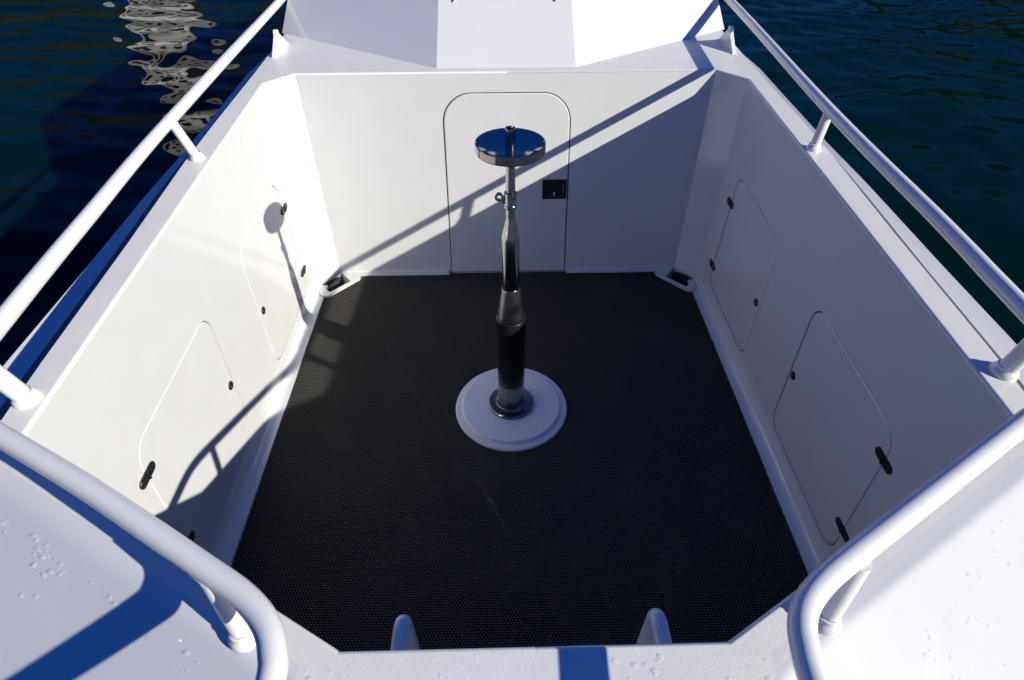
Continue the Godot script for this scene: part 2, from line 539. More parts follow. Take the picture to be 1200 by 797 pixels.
func make_boat() -> Node3D:
	var boat := thing("boat", "white fibreglass boat with a sunken open cockpit, locker hatches and cabin front", "boat", Vector3(XO, 0, 0))
	var up := Vector3.UP
	# --- deck round the cockpit, with the hole left open
	var rim := [Vector2(-0.819, 0), Vector2(-0.912, 0.108), Vector2(-0.83, 1.792), Vector2(-0.242, 2.129)]
	var st := mb()
	var b := 0.007
	var rim_out := [Vector2(-0.822, -b), Vector2(-0.92, 0.105), Vector2(-0.8372, 1.796), Vector2(-0.244, 2.136)]
	for s in [1.0, -1.0]:
		var poly := PackedVector2Array([Vector2(0, -0.7), Vector2(0, -b)])
		for p in rim_out: poly.append(p)
		poly.append_array([Vector2(0, 2.136), Vector2(0, 3.3), Vector2(-0.288, 3.3), Vector2(-0.288, 2.146), Vector2(-0.88, 1.81)])
		for z in [1.7, 1.6, 1.4, 1.2, 0.95, 0.75, 0.5, 0.25, 0.0, -0.25, -0.5, -0.7]:
			poly.append(Vector2(-half_beam(z) + 0.005, z))
		var ix := Geometry2D.triangulate_polygon(poly)
		for i in range(0, ix.size(), 3):
			var q := []
			for k in 3: q.append(Vector3(poly[ix[i + k]].x * s, H, poly[ix[i + k]].y))
			tri(st, q[0], q[1], q[2], up, up, up)
		# rounded inner edge
		var full := [Vector2(0, 0)] + rim + [Vector2(0, 2.129)]
		var fout := [Vector2(0, -b)] + rim_out + [Vector2(0, 2.136)]
		for i in full.size() - 1:
			var nrm2: Vector2 = (fout[i] + fout[i + 1] - full[i] - full[i + 1])
			var inn := -Vector3(nrm2.x * s, 0, nrm2.y).normalized()
			var a0 := Vector3(full[i].x * s, H - b, full[i].y); var a1 := Vector3(full[i + 1].x * s, H - b, full[i + 1].y)
			var c0 := Vector3(fout[i].x * s, H, fout[i].y); var c1 := Vector3(fout[i + 1].x * s, H, fout[i + 1].y)
			var m0 := a0.lerp(c0, 0.5) + (up + inn) * b * 0.2; var m1 := a1.lerp(c1, 0.5) + (up + inn) * b * 0.2
			var nm := (up + inn).normalized()
			quad(st, a0, a1, m1, m0, inn, inn, nm, nm)
			quad(st, m0, m1, c1, c0, nm, nm, up, up)
	obj("side_deck", st, M.deck, boat)
	# --- cambered foredeck panels either side of the walkway
	for s in [-1.0, 1.0]:
		var fp := mb()
		var nx := 40; var nz := 110
		var P := []
		for j in nz + 1:
			var row := []
			var d := -0.03 + 2.3 * pow(float(j) / nz, 2.0)
			var zb0 := 2.176 + d
			# walk out to the gunwale along the slanting line
			var xe := 0.885
			for it in 12:
				xe = half_beam(2.176 - 0.5676 * (xe - 0.288) + d)
			xe = max(xe, 0.29)
			for i in nx + 1:
				var x := lerpf(0.288, xe, float(i) / nx)
				var z := 2.176 - 0.5676 * (x - 0.288) + d
				row.append(Vector3(x * s, foredeck_y(x * s, d * 0.87), z))
			P.append(row)
		var N := []
		for j in nz + 1:
			var row := []
			for i in nx + 1:
				var du: Vector3 = P[j][min(i + 1, nx)] - P[j][max(i - 1, 0)]
				var dv: Vector3 = P[min(j + 1, nz)][i] - P[max(j - 1, 0)][i]
				var n := du.cross(dv).normalized()
				row.append(n if n.y > 0 else -n)
			N.append(row)
		for j in nz:
			for i in nx:
				quad(fp, P[j][i], P[j][i + 1], P[j + 1][i + 1], P[j + 1][i], N[j][i], N[j][i + 1], N[j + 1][i + 1], N[j + 1][i])
		obj("foredeck_panel", fp, M.gel, boat)
	# --- gunwale: rounded edge, dark rubber groove, lip and hull side
	var hull := mb()
	for s in [-1.0, 1.0]:
		var edge := mb(); var rub := mb(); var lip := mb()
		var zs := []
		var z := -6.0
		while z < 4.81:
			zs.append(z)
			z += 0.05 if z > 1.5 else (0.1 if z > -1.0 else 0.5)
		for i in zs.size() - 1:
			var C := []
			for zz in [zs[i], zs[i + 1]]:
				var w := half_beam(zz)
				var f := clampf((zz - 0.5) / 1.1, 0.0, 1.1)
				var wide := clampf((zz + 1.5) / 1.2, 0.0, 1.0)
				var sink := 0.0
				if zz > 1.75: sink = H - foredeck_y(w * s, (zz - 2.176 + 0.5676 * (w - 0.288)) * 0.87)
				C.append([Vector3(s * (w - 0.005), H - sink, zz), Vector3(s * w, H - 0.005 - sink, zz), Vector3(s * (w + 0.01 * wide), H - 0.10 - sink, zz),
					Vector3(s * (w + 0.014 + 0.101 * wide + 0.003 * f), H - 0.102 - sink, zz), Vector3(s * (w + 0.022 + 0.108 * wide + 0.045 * f), H - 0.097 - sink, zz), Vector3(s * (w + 0.022 + 0.108 * wide + 0.048 * f), H - 0.115 - sink, zz),
					Vector3(s * (w + 0.075 * wide), minf(-0.06, H - 0.2 - sink), zz), Vector3(s * (w * 0.93), WATER - 0.05, zz), Vector3(s * w * 0.4, WATER - 0.4, zz), Vector3(0, WATER - 0.5, zz)])
			var o := Vector3(s, 0, 0)
			fquad(edge, C[0][0], C[1][0], C[1][1], C[0][1], o + up)
			fquad(edge, C[0][1], C[1][1], C[1][2], C[0][2], o)
			fquad(rub, C[0][2], C[1][2], C[1][3], C[0][3], up)
			fquad(lip, C[0][3], C[1][3], C[1][4], C[0][4], up)
			fquad(lip, C[0][4], C[1][4], C[1][5], C[0][5], o)
			for k in range(5, 9):
				fquad(hull, C[0][k], C[1][k], C[1][k + 1], C[0][k + 1], o - up * 0.2)
		obj("deck_edge", edge, M.deck, boat)
		obj("rub_rail", rub, M.rub, boat)
		obj("gunwale_lip", lip, M.lip, boat)
	obj("hull", hull, M.hull, boat)
	# --- cockpit walls
	side_wall(boat, "left", "sunlit left cockpit wall with two locker hatches")
	side_wall(boat, "right", "shaded right cockpit wall with two locker hatches")
	back_wall(boat)
	var cw := mb()
	for s in [-1.0, 1.0]:
		# slanted corners beside the back wall, then the front corners and the front
		var ch := mb()
		fquad(ch, Vector3(s * 0.80, 0.0, 0.075), Vector3(s * 0.888, 0.0, 0.175), Vector3(s * 0.912, H - b, 0.108), Vector3(s * 0.819, H - b, 0.0), Vector3(-s, 0, 1))
		obj("corner_panel", ch, M.gel, boat)
		var fc := mb()
		fquad(fc, Vector3(s * 0.888, 0.0, 1.74), Vector3(s * 0.25, 0.0, 2.11), Vector3(s * 0.242, H - b, 2.129), Vector3(s * 0.83, H - b, 1.792), Vector3(-s, 0, -1))
		obj("corner_panel", fc, M.gel, boat)
	fquad(cw, Vector3(-0.25, 0, 2.11), Vector3(0.25, 0, 2.11), Vector3(0.242, H - b, 2.129), Vector3(-0.242, H - b, 2.129), Vector3(0, 0, -1))
	obj("cockpit_wall", cw, M.gel, boat)
	# --- liner floor under the matting, with coved edges along the walls
	var fl := mb()
	for s in [-1.0, 1.0]:
		# floor in pieces round the drain wells
		var poly := PackedVector2Array([Vector2(0, -0.02), Vector2(0.72, -0.02), Vector2(0.72, 0.15), Vector2(0.80, 0.235), Vector2(0.86, 0.19), Vector2(0.90, 0.19), Vector2(0.90, 1.75), Vector2(0.27, 2.13), Vector2(0, 2.13)])
		var ix := Geometry2D.triangulate_polygon(poly)
		for i in range(0, ix.size(), 3):
			tri(fl, Vector3(poly[ix[i]].x * s, 0, poly[ix[i]].y), Vector3(poly[ix[i + 1]].x * s, 0, poly[ix[i + 1]].y), Vector3(poly[ix[i + 2]].x * s, 0, poly[ix[i + 2]].y), up, up, up)
		# cove: quarter round between wall and floor flange
		var prev := []
		for k in 7:
			var a := PI / 2 * k / 6.0
			var off := 0.034 * (1.0 - sin(a)); var y := 0.010 + 0.036 * (1.0 - cos(a))
			var row := []
			for zz in [0.172, 1.75]:
				var p := side_pt(s, zz, y)
				p.x -= s * off * 1.0
				row.append([p, Vector3(-s * cos(a), sin(a) * 0 + cos(a) * 0 + 1.0 - sin(a) * 0.0, 0)])
			prev.append(row)
		for k in 6:
			var a := PI / 2 * k / 6.0; var a2 := PI / 2 * (k + 1) / 6.0
			var n0 := Vector3(-s * sin(a), cos(a), 0); var n1 := Vector3(-s * sin(a2), cos(a2), 0)
			quad(fl, prev[k][0][0], prev[k][1][0], prev[k + 1][1][0], prev[k + 1][0][0], n0, n0, n1, n1)
		var lip0 := Vector3(s * 0.842, 0.010, 0.172); var lip1 := Vector3(s * 0.846, 0.010, 1.75)
		quad(fl, lip0, lip1, prev[0][1][0], prev[0][0][0], up, up, up, up)
		fquad(fl, lip0, lip1, lip1 - up * 0.01, lip0 - up * 0.01, Vector3(-s, 0, 0))
	obj("cockpit_floor", fl, M.gel, boat)
	for s in [-1.0, 1.0]:
		drain(boat, s)
	cabin(boat)
	return boat

func back_wall(boat: Node3D) -> void:
	var st := mb(); var seal := mb()
	var w := "back"
	var a0 := -0.272; var a1 := 0.272
	var top := 0.823; var bot := 0.004; var rr := 0.118
	var X := 0.30; var Y := 0.845
	# outline up the left side, over the top and down the right
	var inner := [Vector2(a0, bot)]; var outer := [Vector2(-X, bot)]
	var k := 12
	for i in k + 1:
		var f := float(i) / k
		var a := PI - PI / 2 * f
		# the sides lean in a little towards the top
		inner.append(Vector2(-0.262 + rr + rr * cos(a), top - rr + rr * sin(a)))
		outer.append(Vector2(-X, lerpf(top - rr, Y, f * 2)) if f <= 0.5 else Vector2(lerpf(-X, -0.262 + rr, f * 2 - 1), Y))
	var n := inner.size()
	for i in n:
		inner.append(Vector2(-inner[n - 1 - i].x, inner[n - 1 - i].y)); outer.append(Vector2(-outer[n - 1 - i].x, outer[n - 1 - i].y))
	var m := inner.size()
	var depth := 0.034
	for i in m - 1:
		var a: Vector2 = inner[i]; var b: Vector2 = inner[i + 1]; var d: Vector2 = outer[i + 1]; var e: Vector2 = outer[i]
		quad(st, wp(w, a.x, a.y), wp(w, b.x, b.y), wp(w, d.x, d.y), wp(w, e.x, e.y), back_n(), back_n(), back_n(), back_n())
		fquad(st, wp(w, a.x, a.y), wp(w, b.x, b.y), wp(w, b.x, b.y, -depth), wp(w, a.x, a.y, -depth), back_pt(0, 0.4) - wp(w, a.x, a.y))
		var c := Vector2(0, 0.4)
		var a2 := a.lerp(c, 0.08); var b2 := b.lerp(c, 0.08)
		fquad(seal, wp(w, a.x, a.y, -depth + 0.022), wp(w, b.x, b.y, -depth + 0.022), wp(w, b2.x, b2.y, -depth + 0.022), wp(w, a2.x, a2.y, -depth + 0.022), Vector3(0, 0, 1))
	var ht := H - 0.007
	for s in [-1.0, 1.0]:
		wall_quad(st, w, s * X, s * 0.80, s * X, s * lerpf(0.80, 0.819, Y / H), 0.0, Y)
		# narrow white flange at the foot of the wall
		var y := 0.0125
		var p0 := back_pt(s * 0.283, y, 0.001); var p1 := back_pt(s * 0.785, y, 0.001)
		var q0 := Vector3(s * 0.283, y, 0.100); var q1 := Vector3(s * 0.725, y, 0.100)
		fquad(st, p0, p1, q1, q0, Vector3.UP)
		fquad(st, q0, q1, q1 - Vector3.UP * y, q0 - Vector3.UP * y, Vector3(0, 0, 1))
		fquad(st, p0, q0, q0 - Vector3.UP * y, p0 - Vector3.UP * y, Vector3(-s, 0, 0))
		# small fillet above it
		var f0 := back_pt(s * 0.283, y + 0.01, 0.0005); var f1 := back_pt(s * 0.795, y + 0.01, 0.0005)
		var g0 := p0 + Vector3(0, 0.0005, 0.007); var g1 := p1 + Vector3(0, 0.0005, 0.007)
		quad(st, f0, f1, g1, g0, back_n(), back_n(), Vector3.UP, Vector3.UP)
	quad(st, wp(w, -X, Y), wp(w, X, Y), wp(w, X, ht), wp(w, -X, ht), back_n(), back_n(), back_n(), back_n())
	for s in [-1.0, 1.0]:
		quad(st, wp(w, s * X, Y), wp(w, s * lerpf(0.80, 0.819, Y / H), Y), wp(w, s * 0.819, ht), wp(w, s * X, ht), back_n(), back_n(), back_n(), back_n())
	var wall := obj("cockpit_wall", st, M.gel, boat)
	wall.set_meta("label", "back cockpit wall crossed by the rail's shadow")
	obj("door_seal", seal, M.gasket, wall)
	var door := obj("cabin_door", leaf("back", inner, 0.0045, 0.001), M.gel, boat)
	door.set_meta("label", "round-topped flush door with a black square latch")
	# latch: square black frame, sunk tray, paddle and a steel pin
	var o := back_pt(0.2045, 0.417, 0.001)
	var uy := (back_pt(0, 0.5) - back_pt(0, 0.4)).normalized()
	var nn := back_n()
	var la := mb()
	var hx := 0.0525; var hy := 0.0435
	var t := 0.009
	for q in [[-hx + t / 2, 0.0, t / 2, hy], [hx - t / 2, 0.0, t / 2, hy], [0.0, hy - t / 2, hx - t, t / 2], [0.0, -hy + t / 2, hx - t, t / 2]]:
		box(la, o + Vector3.RIGHT * q[0] + uy * q[1] + nn * 0.003, Vector3(q[2], q[3], 0.003), Basis(Vector3.RIGHT, uy, nn))
	box(la, o + nn * 0.0008, Vector3(hx - t, hy - t, 0.0007), Basis(Vector3.RIGHT, uy, nn))
	plate(la, rounded_rect(0.034, 0.020, 0.004, 4), o + uy * 0.008, Vector3.RIGHT, uy, nn, 0.004, 0.001, 0.001)
	var l := obj("latch", la, M.black, door)
	var pin := mb()
	tube(pin, [o - uy * 0.012 + nn * 0.005, o - uy * 0.028 + nn * 0.007], 0.0028, 10)
	tube(pin, [o - uy * 0.0325 + nn * 0.004 - Vector3.RIGHT * 0.034, o - uy * 0.0325 + nn * 0.004 + Vector3.RIGHT * 0.036], 0.0014, 8)
	tube(pin, [o - uy * 0.0325 + nn * 0.004 + Vector3.RIGHT * 0.039, o + uy * 0.018 + nn * 0.004 + Vector3.RIGHT * 0.041], 0.0014, 8)
	pin.commit(l.mesh)
	l.mesh.surface_set_material(1, M.steel)

func drain(boat: Node3D, s: float) -> void:
	# a raised white collar round a sunk well in the corner of the floor
	var st := mb()
	var up := Vector3.UP
	var hole := [Vector2(0.795, 0.078), Vector2(0.738, 0.150), Vector2(0.818, 0.232), Vector2(0.884, 0.168)]
	var out := [Vector2(0.70, 0.112), Vector2(0.700, 0.128), Vector2(0.822, 0.262), Vector2(0.850, 0.258)]
	var y := 0.016
	var H3 := []; var O3 := []
	for p in hole: H3.append(Vector3(p.x * s, y, p.y))
	for p in out: O3.append(Vector3(p.x * s, y, p.y))
	fquad(st, O3[1], H3[1], H3[2], O3[2], up)
	fquad(st, O3[0], Vector3(s * 0.765, y, 0.074), H3[1], O3[1], up)
	ftri(st, Vector3(s * 0.765, y, 0.074), H3[0], H3[1], up)
	fquad(st, O3[2], H3[2], Vector3(s * 0.889, y, 0.215), O3[3], up)
	ftri(st, H3[2], H3[3], Vector3(s * 0.889, y, 0.215), up)
	for i in 3:
		var e: Vector3 = O3[i + 1] - O3[i]
		fquad(st, O3[i], O3[i + 1], O3[i + 1] - up * y, O3[i] - up * y, Vector3(-s, 0, 1))
	var c := Vector3(s * 0.81, 0, 0.157)
	var D := []
	for p in H3: D.append((p as Vector3).lerp(c, 0.04) - up * 0.15)
	for i in 4:
		fquad(st, H3[i], H3[(i + 1) % 4], D[(i + 1) % 4], D[i], c - H3[i])
	fquad(st, D[0], D[1], D[2], D[3], up)
	var dw := obj("drain_well", st, M.gel, boat)
	# black rubber flap over the outlet in the back of the well
	var fp := mb()
	var a: Vector3 = H3[0] + Vector3(-s * 0.004, -0.004, 0.008)
	var b: Vector3 = H3[3] + Vector3(-s * 0.010, -0.004, 0.010)
	var n := Vector3(-s * 0.75, 0, 0.66)
	var path := []
	for k in 9:
		var f := k / 8.0
		path.append(a.lerp(b, 0.04 + 0.92 * f) + up * (0.012 * sin(PI * f) - 0.012))
	for k in 8:
		fquad(fp, path[k], path[k + 1], path[k + 1] - up * 0.12 + n * 0.012, path[k] - up * 0.12 + n * 0.012, n)
	obj("drain_flap", fp, M.flap, dw)

func cabin(boat: Node3D) -> void:
	var al := deg_to_rad(35.0)
	var up := Vector3.UP
	var A := Vector3(0.275, H, -0.042)
	var B := Vector3(1.012, H, -0.55)
	var top := 0.95                              # slope length
	var T := Vector3(0.262, H + top * sin(al), -0.042 - top * cos(al))
	# top edge of the side facet lies in the facet's plane
	var n := (B - A).cross(T - A).normalized()
	if n.y < 0: n = -n
	var bx := 0.90; var bz := -1.55
	var Uy: float = A.y - (n.x * (bx - A.x) + n.z * (bz - A.z)) / n.y
	var U := Vector3(bx, Uy, bz)
	# keep the top level: slide along the silhouette edge to T's height
	var f := (T.y - B.y) / (U.y - B.y)
	U = B.lerp(U, f)
	var mir := func(p: Vector3): return Vector3(-p.x, p.y, p.z)
	var st := mb()
	fquad(st, mir.call(A), A, T, mir.call(T), Vector3(0, 1, 1))
	var front := obj("cabin_front", st, M.gel, boat)
	for s in [-1.0, 1.0]:
		var q := mb()
		var S := func(p: Vector3): return Vector3(p.x * s, p.y, p.z)
		fquad(q, S.call(A), S.call(B), S.call(U), S.call(T), Vector3(s * 0.4, 0.7, 0.6))
		obj("cabin_facet", q, M.gel, boat)
		var sd := mb()
		fquad(sd, S.call(B), S.call(Vector3(1.03, H, -4.5)), S.call(Vector3(U.x, U.y, -4.5)), S.call(U), Vector3(s, 0.2, 0))
		obj("cabin_side", sd, M.gel, boat)
	var rf := mb()
	fquad(rf, mir.call(T), T, Vector3(T.x, T.y, -4.5), Vector3(-T.x, T.y, -4.5), up)
	for s in [-1.0, 1.0]:
		fquad(rf, Vector3(T.x * s, T.y, T.z), Vector3(U.x * s, U.y, U.z), Vector3(U.x * s, U.y, -4.5), Vector3(T.x * s, T.y, -4.5), up)
	fquad(rf, Vector3(-1.0, H, -4.5), Vector3(1.0, H, -4.5), Vector3(U.x, T.y, -4.5), Vector3(-U.x, T.y, -4.5), Vector3(0, 0, -1))
	obj("cabin_roof", rf, M.gel, boat)
	# the two screws on the front
	var nn := Vector3(0, cos(al), sin(al)); var uy := Vector3(0, sin(al), -cos(al))
	for x in [-0.212, 0.201]:
		var sc := mb()
		var poly := []
		for k in 12: poly.append(Vector2(cos(TAU * k / 12), sin(TAU * k / 12)) * 0.006)
		var o := Vector3(x, 1.079, -0.042 - (1.079 - H) / tan(al))
		plate(sc, poly, o, Vector3.RIGHT, uy, nn, 0.004, 0.002)
		obj("screw", sc, M.brushed, front)

# ---------------------------------------------------------------- fittings
func collar(st: SurfaceTool, at: Vector3, r: float) -> void:
	lathe(st, [Vector2(r * 1.46, -0.002), Vector2(r * 1.48, 0.003), Vector2(r * 1.45, 0.006), Vector2(r * 1.34, 0.010), Vector2(r * 1.18, 0.0135), Vector2(r * 1.10, 0.0165), Vector2(r * 1.06, 0.0195), Vector2(r * 0.85, 0.0205)], at, 24)

func make_rails() -> void:
	var r := 0.0162
	var y := 1.01
	# side rails
	var data := [["left", [Vector3(-1.10, y, -3.2), Vector3(-1.065, y, -1.8), Vector3(-1.019, y, -0.66), Vector3(-0.966, y, 0.72), Vector3(-0.930, y, 1.26), Vector3(-0.912, y, 1.50)], Vector3(-0.894, y, 1.705), Vector3(-0.868, H, 1.698), Vector3(-0.922, H, 0.742), Vector3(-0.962, y, 0.735),
			"white tube handrail on the left side deck, sunlit against dark blue water"],
		["right", [Vector3(1.10, y, -3.2), Vector3(1.065, y, -1.8), Vector3(1.022, y, -0.59), Vector3(0.932, y, 0.69), Vector3(0.907, y, 1.32), Vector3(0.895, y, 1.52)], Vector3(0.886, y, 1.688), Vector3(0.881, H, 1.675), Vector3(0.911, H, 0.728), Vector3(0.930, y, 0.71),
			"white tube handrail on the right side deck, against dark teal water"]]
	for d in data:
		var t := thing("handrail", d[6] if d.size() > 6 else d[5], "handrail", Vector3(XO, 0, 0))
		var run: Array = smooth_path(d[1], 8)
		var st := mb()
		var path := run.duplicate()
		path.append_array(bent_path([run[-1], d[2], d[3]], 0.035, 10).slice(1))
		tube(st, path, r, 24)
		obj("rail", st, M.paint, t)
		var p := mb()
		tube(p, [d[4], d[5]], r * 0.88, 20)
		collar(p, d[4], r * 0.88)
		obj("post", p, M.paint, t)
		var e := mb()
		collar(e, d[3], r)
		obj("post_foot", e, M.paint, t)
	# front rails: along the slanted corner, then round to the walkway
	y = 1.022
	r = 0.0150
	var L := [Vector2(-0.745, 1.875), Vector2(-0.587, 1.961), Vector2(-0.469, 2.030), Vector2(-0.387, 2.079), Vector2(-0.329, 2.115), Vector2(-0.295, 2.146), Vector2(-0.278, 2.178), Vector2(-0.272, 2.215), Vector2(-0.268, 2.35), Vector2(-0.262, 2.8), Vector2(-0.255, 3.2)]
	var R := [Vector2(0.711, 1.888), Vector2(0.435, 2.049), Vector2(0.375, 2.084), Vector2(0.328, 2.113), Vector2(0.298, 2.138), Vector2(0.282, 2.162), Vector2(0.275, 2.190), Vector2(0.272, 2.225), Vector2(0.268, 2.35), Vector2(0.262, 2.8), Vector2(0.255, 3.2)]
	for q in [[L, -1.0, Vector3(-0.363, H, 2.111), "white tube rail curving round the left front deck, beside the blue shadow"], [R, 1.0, Vector3(0.371, H, 2.109), "white tube rail curving round the bright right front deck"]]:
		var t := thing("deck_rail", q[3], "handrail", Vector3(XO, 0, 0))
		var s: float = q[1]
		var pts := []
		for p in q[0]: pts.append(Vector3(p.x, y, p.y))
		var join := Vector3(0.886, 1.006, 1.675) if s > 0.0 else Vector3(-0.892, 1.006, 1.69)
		var path := bent_path([join, Vector3(s * 0.872, y - 0.004, 1.795), pts[0]], 0.07, 8)
		path.append_array(smooth_path(pts, 6).slice(1))
		path.append(Vector3(pts[-1].x, H, 3.3))
		var st := mb()
		tube(st, path, r, 24)
		obj("rail", st, M.paint, t)
		var p := mb()
		var foot: Vector3 = q[2]
		tube(p, [foot, Vector3(foot.x + s * 0.006, y, foot.z - 0.016)], r * 0.88, 20)
		collar(p, foot, r * 0.88)
		obj("post", p, M.paint, t)

func make_pedestal() -> void:
	var t := thing("pedestal", "polished steel pedestal with a dish on top, standing on the white floor disc", "pedestal", Vector3(0.0095, 0.0, 0.9435))
	var st := mb()
	lathe(st, [Vector2(0.206, 0.008), Vector2(0.205, 0.014), Vector2(0.201, 0.017), Vector2(0.184, 0.018), Vector2(0.181, 0.022), Vector2(0.180, 0.027), Vector2(0.176, 0.030), Vector2(0.0, 0.031)], Vector3.ZERO, 96)
	obj("floor_disc", st, M.plinth, t)
	st = mb()
	lathe(st, [Vector2(0.082, 0.031), Vector2(0.082, 0.040), Vector2(0.079, 0.043), Vector2(0.058, 0.0435), Vector2(0.056, 0.047), Vector2(0.053, 0.051), Vector2(0.047, 0.053), Vector2(0.0, 0.053)], Vector3.ZERO, 64)
	obj("flange", st, M.dark_steel, t)
	st = mb()
	lathe(st, [Vector2(0.0465, 0.050), Vector2(0.0455, 0.160)], Vector3.ZERO, 64)
	obj("lower_tube", st, M.brushed, t)
	st = mb()
	lathe(st, [Vector2(0.0455, 0.150), Vector2(0.0470, 0.151), Vector2(0.0470, 0.440), Vector2(0.044, 0.443), Vector2(0.03, 0.4435)], Vector3.ZERO, 64)
	obj("sleeve", st, M.sleeve, t)
	st = mb()
	lathe(st, [Vector2(0.030, 0.441), Vector2(0.0425, 0.441), Vector2(0.0440, 0.443), Vector2(0.0440, 0.453), Vector2(0.0285, 0.560), Vector2(0.0275, 0.563), Vector2(0.02, 0.5635)], Vector3.ZERO, 64)
	obj("cone_collar", st, M.brushed, t)
	st = mb()
	lathe(st, [Vector2(0.0262, 0.560), Vector2(0.0262, 0.742), Vector2(0.0255, 0.748), Vector2(0.0135, 0.802), Vector2(0.0128, 0.808), Vector2(0.0128, 0.85)], Vector3.ZERO, 48)
	obj("upper_tube", st, M.steel, t)
	st = mb()
	lathe(st, [Vector2(0.0128, 0.838), Vector2(0.0172, 0.839), Vector2(0.0178, 0.841), Vector2(0.0178, 0.848), Vector2(0.0165, 0.850), Vector2(0.0165, 0.874), Vector2(0.0178, 0.876), Vector2(0.0178, 0.884), Vector2(0.0172, 0.886), Vector2(0.0125, 0.8865)], Vector3.ZERO, 40)
	var clamp_ := obj("clamp", st, M.steel, t)
	# ear of the clamp with its bolt hole
	var ear := mb()
	var ring := []
	for k in 25: ring.append(Vector3(-0.031 + 0.0095 * cos(TAU * k / 24), 0.872 + 0.0095 * sin(TAU * k / 24), 0.004))
	for zz in [-0.004, 0.004]:
		for k in 24:
			var a := TAU * k / 24; var a2 := TAU * (k + 1) / 24
			fquad(ear, Vector3(-0.031 + 0.0125 * cos(a), 0.872 + 0.0125 * sin(a), zz), Vector3(-0.031 + 0.0125 * cos(a2), 0.872 + 0.0125 * sin(a2), zz), Vector3(-0.031 + 0.006 * cos(a2), 0.872 + 0.006 * sin(a2), zz), Vector3(-0.031 + 0.006 * cos(a), 0.872 + 0.006 * sin(a), zz), Vector3(0, 0, zz))
	for k in 24:
		var a := TAU * k / 24; var a2 := TAU * (k + 1) / 24
		for rr in [0.0125, 0.006]:
			fquad(ear, Vector3(-0.031 + rr * cos(a), 0.872 + rr * sin(a), -0.004), Vector3(-0.031 + rr * cos(a2), 0.872 + rr * sin(a2), -0.004), Vector3(-0.031 + rr * cos(a2), 0.872 + rr * sin(a2), 0.004), Vector3(-0.031 + rr * cos(a), 0.872 + rr * sin(a), 0.004), Vector3(cos(a), sin(a), 0) * (1.0 if rr > 0.01 else -1.0))
	box(ear, Vector3(-0.0175, 0.862, 0), Vector3(0.0055, 0.011, 0.0037))
	obj("clamp_ear", ear, M.steel, clamp_)
	st = mb()
	lathe(st, [Vector2(0.0130, 0.84), Vector2(0.0130, 1.0)], Vector3.ZERO, 40)
	obj("inner_tube", st, M.steel, t)
	# dish: raised rim, shallow bowl, underside
	st = mb()
	var prof := [Vector2(0.0, 0.990), Vector2(0.030, 0.991), Vector2(0.086, 1.003)]
	prof = [Vector2(0.012, 0.997), Vector2(0.06, 0.997), Vector2(0.086, 1.001), Vector2(0.0905, 1.0035), Vector2(0.0915, 1.006), Vector2(0.0920, 1.026), Vector2(0.0912, 1.0285), Vector2(0.0895, 1.029), Vector2(0.0880, 1.0275), Vector2(0.083, 1.0215), Vector2(0.066, 1.0150), Vector2(0.045, 1.0105), Vector2(0.012, 1.008)]
	lathe(st, prof, Vector3.ZERO, 96)
	obj("dish", st, M.chrome, t)
	st = mb()
	lathe(st, [Vector2(0.0135, 1.005), Vector2(0.0135, 1.063), Vector2(0.0128, 1.066), Vector2(0.0105, 1.066), Vector2(0.0098, 1.063), Vector2(0.0098, 1.02), Vector2(0.0, 1.02)], Vector3.ZERO, 40)
	obj("spigot", st, M.steel, t)

func make_matting() -> void:
	var st := mb()
	var y := 0.0085
	var half := [Vector2(0, 0.088), Vector2(0.276, 0.088), Vector2(0.276, 0.103), Vector2(0.69, 0.103), Vector2(0.696, 0.133), Vector2(0.818, 0.266), Vector2(0.838, 0.262), Vector2(0.842, 1.74), Vector2(0.25, 2.09), Vector2(0, 2.09)]
	var tw := 8.0 * 0.0092; var th := 8.0 * 0.0092 * 384.0 / 480.0
	for s in [1.0, -1.0]:
		var poly := PackedVector2Array()
		for p in half: poly.append(Vector2(p.x * s, p.y))
		var ix := Geometry2D.triangulate_polygon(poly)
		for i in range(0, ix.size(), 3):
			var P := []; var U := []
			for k in 3:
				var q := poly[ix[i + k]]
				P.append(Vector3(q.x, y, q.y)); U.append(Vector2(q.x / tw, q.y / th))
			tri(st, P[0], P[1], P[2], Vector3.UP, Vector3.UP, Vector3.UP, U[0], U[1], U[2])
		for i in half.size() - 1:
			var a := Vector3(half[i].x * s, y, half[i].y); var b := Vector3(half[i + 1].x * s, y, half[i + 1].y)
			fquad(st, a, b, b - Vector3.UP * 0.008, a - Vector3.UP * 0.008, (a + b) / 2 - Vector3(0, 0, 1))
	st.generate_tangents()
	var o := obj("floor_mat", st, M.mat)
	o.position = Vector3(XO, 0, 0)
	tag(o, "black honeycomb rubber mat covering the whole cockpit floor", "mat")

func make_ladder() -> void:
	var t := thing("ladder", "white tube ladder hung inside the front cockpit rim, two shaded uprights showing", "ladder", Vector3(XO, 0, 0))
	for s in [-1.0, 1.0]:
		var st := mb()
		var x: float = s * 0.187
		tube(st, bent_path([Vector3(x, 0.79, 2.125), Vector3(x, 0.79, 2.046), Vector3(x * 0.985, 0.02, 2.035)], 0.022, 10), 0.0122, 20)
		obj("upright", st, M.paint, t)
	for y in [0.26, 0.52]:
		var st := mb()
		plate(st, rounded_rect(0.172, 0.033, 0.01, 4), Vector3(0, y, 2.075), Vector3.RIGHT, Vector3(0, 0, 1), Vector3.UP, 0.022, 0.003)
		obj("tread", st, M.paint, t)

